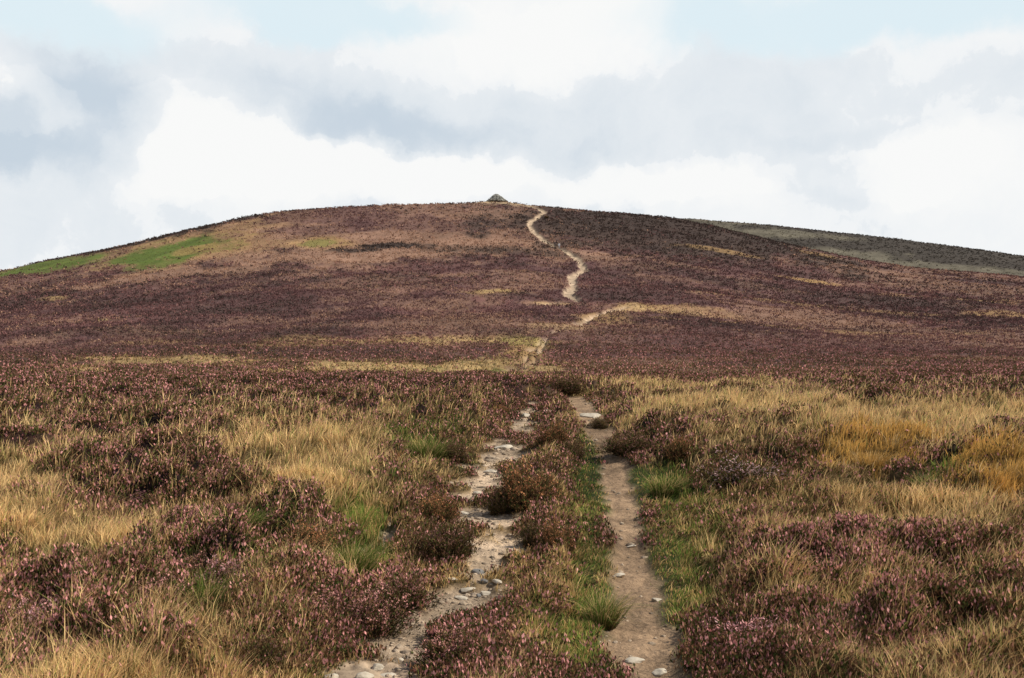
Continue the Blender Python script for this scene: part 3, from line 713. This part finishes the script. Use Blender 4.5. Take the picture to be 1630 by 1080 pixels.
# loose gravel in the ruts, nobody could count it
def gravel():
    x, y, d = scatter(90000, 4, 40, .5)
    W, rn, rf, dr = cover(x, y)
    k = (rn > .45) & (R.uniform(0, 1, x.size) < .55)
    x, y, d, W, rn, rf, dr = (a[k] for a in (x, y, d, W, rn, rf, dr))
    dist_l = pdist(x, y, PL_L); k2 = (dist_l < .9) | (R.uniform(0, 1, x.size) < .13)
    x, y, d, W, rn, rf, dr = (a[k2] for a in (x, y, d, W, rn, rf, dr))
    z = height(x, y, W, rn, rf, dr); n = len(x)
    bm = bmesh.new(); bmesh.ops.create_icosphere(bm, subdivisions=1, radius=1)
    bm.verts.ensure_lookup_table(); V0 = np.array([v.co for v in bm.verts]); T0 = np.array([[v.index for v in f.verts] for f in bm.faces]); bm.free()
    s = np.clip(R.lognormal(-4.5, .65, n), .004, .055) * np.clip(d / 9, .8, 2)
    sc = np.c_[s * R.uniform(.7, 1.4, n), s * R.uniform(.7, 1.3, n), s * R.uniform(.35, .7, n)]
    jit = V0[None] * (1 + R.normal(0, .16, (n, len(V0), 1)))
    yaw = R.uniform(0, 6.28, n); c, s_ = np.cos(yaw)[:, None], np.sin(yaw)[:, None]
    P = jit * sc[:, None, :]
    Q = np.stack([P[..., 0] * c - P[..., 1] * s_, P[..., 0] * s_ + P[..., 1] * c, P[..., 2]], -1) + np.c_[x, y, z][:, None, :]
    lo = (T0[None] + (np.arange(n) * len(V0))[:, None, None]).reshape(-1)
    t = R.uniform(0, 1, (n, 1)); col = np.where(t < .12, np.array((.22, .17, .125)), np.array((.42, .325, .235))) * R.uniform(.6, 1.25, (n, 1))
    me = mesh_from('gravel', Q.reshape(-1, 3), lo, np.arange(len(lo) // 3) * 3, np.repeat(col, len(V0), 0), M_TRACK)
    tag(link('gravel', me), 'loose small gravel strewn along the ruts', 'gravel', None, 'stuff')
gravel()

# ------------------------------------------------------------------ summit cairn: one heap of stones
def cairn():
    V, Fc = [], []
    x0, y0 = CAIRN; z0 = ground_z(x0, y0) - .3
    Hc, Rb = 3.2, 4.1
    rg = np.random.default_rng(5)
    def add(bm, loc):
        o = len(V)
        bm.verts.ensure_lookup_table()
        V.extend([(v.co.x + loc[0], v.co.y + loc[1], v.co.z + loc[2]) for v in bm.verts]); Fc.extend([[o + v.index for v in f.verts] for f in bm.faces]); bm.free()
    core = bmesh.new(); bmesh.ops.create_cone(core, cap_ends=True, segments=28, radius1=Rb * .93, radius2=.35, depth=Hc * .94); add(core, (0, 0, Hc * .47))
    for i in range(620):
        t = rg.uniform(0, 1) ** 1.35; a = rg.uniform(0, 6.283)
        r = Rb * (1 - t) ** .85 * rg.uniform(.86, 1.06) + .3
        s = rg.uniform(.18, .42)
        add(rock_bm(900 + i, s, s * rg.uniform(.7, 1), s * rg.uniform(.4, .8), 1), (r * math.cos(a) + t * -.25, r * math.sin(a), t * Hc))
    me = bpy.data.meshes.new('cairn'); me.from_pydata(V, [], Fc); me.materials.append(M_CAIRN)
    o = link('cairn', me); o.location = (x0, y0, z0)
    tag(o, 'pointed grey stone cairn on the summit of the hill', 'cairn')
cairn()

# ------------------------------------------------------------------ two walkers on the hill path
def skin(name, verts, edges, radii, mat, parent, root=0, sub=1):
    me = bpy.data.meshes.new(name); me.from_pydata(verts, edges, [])
    o = bpy.data.objects.new(name, me); C.objects.link(o)
    mo = o.modifiers.new('s', 'SKIN'); mo.use_smooth_shade = True
    ss = o.modifiers.new('u', 'SUBSURF'); ss.levels = ss.render_levels = sub
    for i, r in enumerate(radii): me.skin_vertices[0].data[i].radius = (r, r) if np.isscalar(r) else r
    me.skin_vertices[0].data[root].use_root = True
    dg = bpy.context.evaluated_depsgraph_get(); m2 = bpy.data.meshes.new_from_object(o.evaluated_get(dg))
    m2.name = name; m2.materials.clear(); m2.materials.append(mat)
    o.modifiers.clear(); o.data = m2; o.parent = parent
    return o

def person(px, py, step, top, legs, label, pack, face):
    x, y = at(px, py)
    e = bpy.data.objects.new('person', None); C.objects.link(e)
    e.location = (x, y, ground_z(x, y) + .02); e.rotation_euler = (0, 0, face)
    tag(e, label, 'person', 'walkers on the hill path')
    # joints: pelvis, belly, chest, neck, head; then each limb (x across, y forward, z up)
    V = [(0, 0, .93), (0, .01, 1.10), (0, .02, 1.32), (0, .03, 1.48), (0, .04, 1.56), (0, .045, 1.65), (0, .045, 1.73)]
    E = [(i, i + 1) for i in range(6)]; Rd = [(.15, .11), (.14, .10), (.17, .11), .06, .075, .09, .07]
    J = {}
    for s in (-1, 1):
        f = step * s
        chain = [((s * .19, .02, 1.40), .06), ((s * .23, -.08 * f, 1.13), .045), ((s * .24, .10 - .2 * f, .92), .033), ((s * .24, .12 - .22 * f, .86), .034), ((s * .24, .13 - .23 * f, .82), .036)]
        p = 2
        for c, r in chain: V.append(c); E.append((p, len(V) - 1)); Rd.append(r); p = len(V) - 1
        J[('arm', s)] = [c for c, _ in chain]
        hx, hy, hz = chain[-1][0]
        for k in range(4):                                  # fingers
            a = (hx + (k - 1.5) * .004, hy + (k - 1.5) * .018, hz - .02); ln = (.06, .075, .08, .065)[k]
            for q in range(2):
                V.append((a[0] - s * .006 * q, a[1] + .012 * q, a[2] - ln * (.45 + .5 * q))); E.append((p if q == 0 else len(V) - 2, len(V) - 1)); Rd.append(.009)
        V.append((hx, hy + .045, hz + .01)); E.append((p - 1, len(V) - 1)); Rd.append(.011)
        V.append((hx, hy + .062, hz - .03)); E.append((len(V) - 2, len(V) - 1)); Rd.append(.009)
        leg = [((s * .10, 0, .88), .095), ((s * .11, .16 * f + .04, .50), .062), ((s * .11, .20 * f - .03, .10), .042), ((s * .12, .20 * f + .08, .04), .04), ((s * .12, .20 * f + .15, .035), .03)]
        p = 0
        for c, r in leg: V.append(c); E.append((p, len(V) - 1)); Rd.append(r); p = len(V) - 1
        J[('leg', s)] = [c for c, _ in leg]
    skin('body', V, E, Rd, M_SKIN, e)
    # jacket over torso and arms
    jv = [(0, 0, .90), (0, .01, 1.10), (0, .02, 1.32), (0, .03, 1.47)]; je = [(0, 1), (1, 2), (2, 3)]; jr = [(.18, .135), (.17, .125), (.2, .135), .085]
    for s in (-1, 1):
        p = 2
        for c, r in zip(J[('arm', s)][:3], (.078, .062, .05)): jv.append(c); je.append((p, len(jv) - 1)); jr.append(r); p = len(jv) - 1
    skin('jacket', jv, je, jr, top, e)
    tv = [(0, 0, .95)]; te = []; tr = [(.16, .125)]
    for s in (-1, 1):
        p = 0
        for c, r in zip(J[('leg', s)][:3], (.112, .08, .065)): tv.append(c); te.append((p, len(tv) - 1)); tr.append(r); p = len(tv) - 1
    skin('trousers', tv, te, tr, legs, e)
    for s in (-1, 1):
        c = J[('leg', s)]; skin('boot', [c[2], c[3], c[4]], [(0, 1), (1, 2)], [.055, .05, .042], M_DARK, e)
    skin('hair', [(0, -.01, 1.66), (0, .01, 1.73), (0, .05, 1.76)], [(0, 1), (1, 2)], [.085, .085, .06], M_HAIR, e)
    # face: nose, eyes, ears and mouth as small relief
    for nm, c, r in (('nose', (0, .14, 1.645), (.014, .02, .022)), ('eye', (-.033, .125, 1.668), (.013, .008, .008)), ('eye', (.033, .125, 1.668), (.013, .008, .008)),
                     ('mouth', (0, .126, 1.605), (.024, .008, .007)), ('ear', (-.09, .04, 1.65), (.012, .02, .032)), ('ear', (.09, .04, 1.65), (.012, .02, .032))):
        bm = bmesh.new(); g = bmesh.ops.create_uvsphere(bm, u_segments=8, v_segments=6, radius=1)
        for v in g['verts']: v.co = Vector((v.co.x * r[0] + c[0], v.co.y * r[1] + c[1], v.co.z * r[2] + c[2]))
        me = bpy.data.meshes.new(nm); bm.to_mesh(me); bm.free(); me.materials.append(M_HAIR if nm == 'eye' else M_SKIN); link(nm, me, e)
    return e
person(883.6, 391.8, .9, M_DARK, M_DARK, 'walker in dark clothing on the hill path, left of the walker in white', False, math.radians(150))
person(890.0, 394.8, -.8, M_WHITE, M_BLUE, 'walker in a white top on the hill path', False, math.radians(165))

# ------------------------------------------------------------------ light, sky, camera
SUN_AZ, SUN_EL = math.radians(92), math.radians(46)
v = Vector((math.sin(SUN_AZ) * math.cos(SUN_EL), math.cos(SUN_AZ) * math.cos(SUN_EL), math.sin(SUN_EL)))
sl = bpy.data.lights.new('sun', 'SUN'); sl.energy = 5.0; sl.angle = math.radians(.5); sl.color = (1, .935, .81)
so = bpy.data.objects.new('sun', sl); C.objects.link(so); so.rotation_euler = v.to_track_quat('Z', 'Y').to_euler()

w = bpy.data.worlds.new('World'); scene.world = w; w.use_nodes = True
nt = w.node_tree; nt.nodes.clear()
out = nt.nodes.new('ShaderNodeOutputWorld'); bg = nt.nodes.new('ShaderNodeBackground'); bg.inputs['Strength'].default_value = .1
nt.links.new(bg.outputs[0], out.inputs['Surface'])
sky = nt.nodes.new('ShaderNodeTexSky'); sky.sky_type = 'NISHITA'; sky.sun_disc = False; sky.sun_elevation = SUN_EL; sky.sun_rotation = SUN_AZ
sky.altitude = 400; sky.dust_density = 1.5
tc = nt.nodes.new('ShaderNodeTexCoord')
lk = nt.links.new
def M(op, a, b=None, c=None, clamp=False):
    n = nt.nodes.new('ShaderNodeMath'); n.operation = op; n.use_clamp = clamp
    for i, q in enumerate((a, b, c)):
        if q is None: continue
        if isinstance(q, (int, float)): n.inputs[i].default_value = q
        else: lk(q, n.inputs[i])
    return n.outputs[0]
def VM(op, a, b=None, s=None):
    n = nt.nodes.new('ShaderNodeVectorMath'); n.operation = op
    for i, q in enumerate((a, b)):
        if q is None: continue
        if isinstance(q, tuple): n.inputs[i].default_value = q
        else: lk(q, n.inputs[i])
    if s is not None: n.inputs['Scale'].default_value = s
    return n
def SS(x, a, b):
    n = nt.nodes.new('ShaderNodeMapRange'); n.interpolation_type = 'SMOOTHSTEP'; lk(x, n.inputs['Value']); n.inputs['From Min'].default_value = a; n.inputs['From Max'].default_value = b
    return n.outputs[0]
def NZ(vec, scale, detail, rough=.55):
    n = nt.nodes.new('ShaderNodeTexNoise'); n.inputs['Scale'].default_value = scale; n.inputs['Detail'].default_value = detail; n.inputs['Roughness'].default_value = rough
    lk(vec, n.inputs['Vector']); return n
D = tc.outputs['Generated']
sepd = nt.nodes.new('ShaderNodeSeparateXYZ'); lk(D, sepd.inputs[0])
warp = VM('SCALE', VM('SUBTRACT', NZ(D, 5.5, 7, .6).outputs['Color'], (.5, .5, .5)).outputs[0], s=.10).outputs[0]
warp2 = VM('SCALE', VM('SUBTRACT', NZ(D, 24, 5, .6).outputs['Color'], (.5, .5, .5)).outputs[0], s=.034).outputs[0]
DW = VM('ADD', VM('ADD', D, warp).outputs[0], warp2).outputs[0]
def sky_dir(px, py):
    q = Vector(((px - CX) / F, 1, (HY - py) / F)).normalized(); return q.x, q.z
def field(blobs):
    acc = None
    for px, py, rx, ry, a in blobs:
        cx, cz = sky_dir(px, py)
        q = VM('MULTIPLY', VM('SUBTRACT', DW, (cx, 0, cz)).outputs[0], (.86 * F / rx, 0, .86 * F / ry)).outputs[0]
        l = VM('LENGTH', q).outputs['Value']
        g = M('MULTIPLY', SS(l, 1.3, .35), a)
        acc = g if acc is None else M('ADD', acc, g)
    return acc
grey = field([(560, 130, 430, 95, .13), (1010, 150, 300, 110, .10), (1400, 150, 260, 90, .12), (815, 330, 1000, 60, .08), (120, 205, 115, 60, 1.15), (90, 125, 90, 36, .42), (250, 130, 190, 50, .42), (500, 175, 150, 50, .62), (640, 205, 170, 34, .62), (820, 190, 190, 60, .30), (900, 245, 150, 26, .24),
              (1080, 170, 170, 80, .15), (1150, 225, 110, 28, .18), (0, 215, 36, 42, 1.1), (1320, 278, 85, 32, .45), (1580, 140, 90, 45, .25), (80, 330, 170, 80, .24), (1400, 205, 200, 14, .22), (660, 90, 200, 40, .14), (1250, 90, 190, 50, .12)])
white = field([(35, 165, 65, 40, .7), (330, 215, 130, 75, .6), (500, 265, 240, 50, .55), (290, 280, 120, 50, .4), (860, 60, 220, 60, .5), (1500, 250, 140, 60, .45), (1050, 290, 240, 35, .45), (700, 270, 130, 30, .35)])
blue = field([(40, 30, 190, 45, .9), (500, 20, 170, 42, .9), (470, 55, 70, 24, .3), (1400, 14, 330, 48, 1.0), (1110, 70, 70, 40, .35), (690, 30, 90, 20, .25)])
det = NZ(DW, 9, 8, .6).outputs['Fac']; det2 = NZ(DW, 3.2, 6, .55).outputs['Fac']
gd = M('ADD', M('SUBTRACT', grey, M('MULTIPLY', white, .85)), M('MULTIPLY', M('SUBTRACT', det, .5), 1.0))
gd = M('ADD', gd, M('MULTIPLY', M('SUBTRACT', NZ(DW, 26, 6, .62).outputs['Fac'], .5), .65))
gd = M('ADD', M('MULTIPLY', SS(gd, -.58, 1.5), .66), M('MULTIPLY', SS(gd, .13, .23), .16))
gd = M('SUBTRACT', gd, M('MULTIPLY', SS(M('ADD', white, M('MULTIPLY', M('SUBTRACT', det, .5), 1.1)), .28, .40), .09))
hi = SS(sepd.outputs['Z'], .36, .60)                 # broken cloud and open sky overhead
gap = M('ADD', M('ADD', blue, M('MULTIPLY', M('SUBTRACT', det2, .5), .8)), M('MULTIPLY', hi, M('MULTIPLY_ADD', det2, -1.6, 2.2)))
gap = SS(gap, .12, 1.0)
ramp = nt.nodes.new('ShaderNodeValToRGB'); lk(gd, ramp.inputs[0])
cr = ramp.color_ramp; cr.elements[0].position = 0; cr.elements[0].color = (.945, .95, .945, 1); cr.elements[1].position = 1; cr.elements[1].color = (.47, .575, .685, 1)
e = cr.elements.new(.2); e.color = (.87, .895, .915, 1); e = cr.elements.new(.55); e.color = (.735, .79, .84, 1)
cl10 = VM('SCALE', ramp.outputs[0], s=10.0).outputs[0]
# thin veil in the gaps: open sky is seen through haze low down
veil = nt.nodes.new('ShaderNodeMix'); veil.data_type = 'RGBA'; veil.inputs[7].default_value = (7.3, 8.5, 9.1, 1)
lk(sky.outputs[0], veil.inputs[6]); lk(SS(sepd.outputs['Z'], .62, .34), veil.inputs[0])
mix = nt.nodes.new('ShaderNodeMix'); mix.data_type = 'RGBA'
lk(gap, mix.inputs[0]); lk(cl10, mix.inputs[6]); lk(veil.outputs[2], mix.inputs[7]); lk(mix.outputs[2], bg.inputs['Color'])

cd = bpy.data.cameras.new('camera'); cd.lens = 35.0; cd.sensor_width = 36.0; cd.clip_end = 12000; cd.clip_start = .1
cd.lens = F * 36 / 1630; cd.shift_y = (HY - 540) / 1630
co = bpy.data.objects.new('camera', cd); C.objects.link(co); co.location = (0, 0, EYE); co.rotation_euler = (math.pi / 2, 0, 0)
scene.camera = co
scene.render.engine = 'CYCLES'
scene.view_settings.view_transform = 'Standard'; scene.view_settings.look = 'None'; scene.view_settings.exposure = 0
scene.cycles.max_bounces = 5; scene.cycles.diffuse_bounces = 3; scene.cycles.transmission_bounces = 3
scene.cycles.filter_width = 1.5
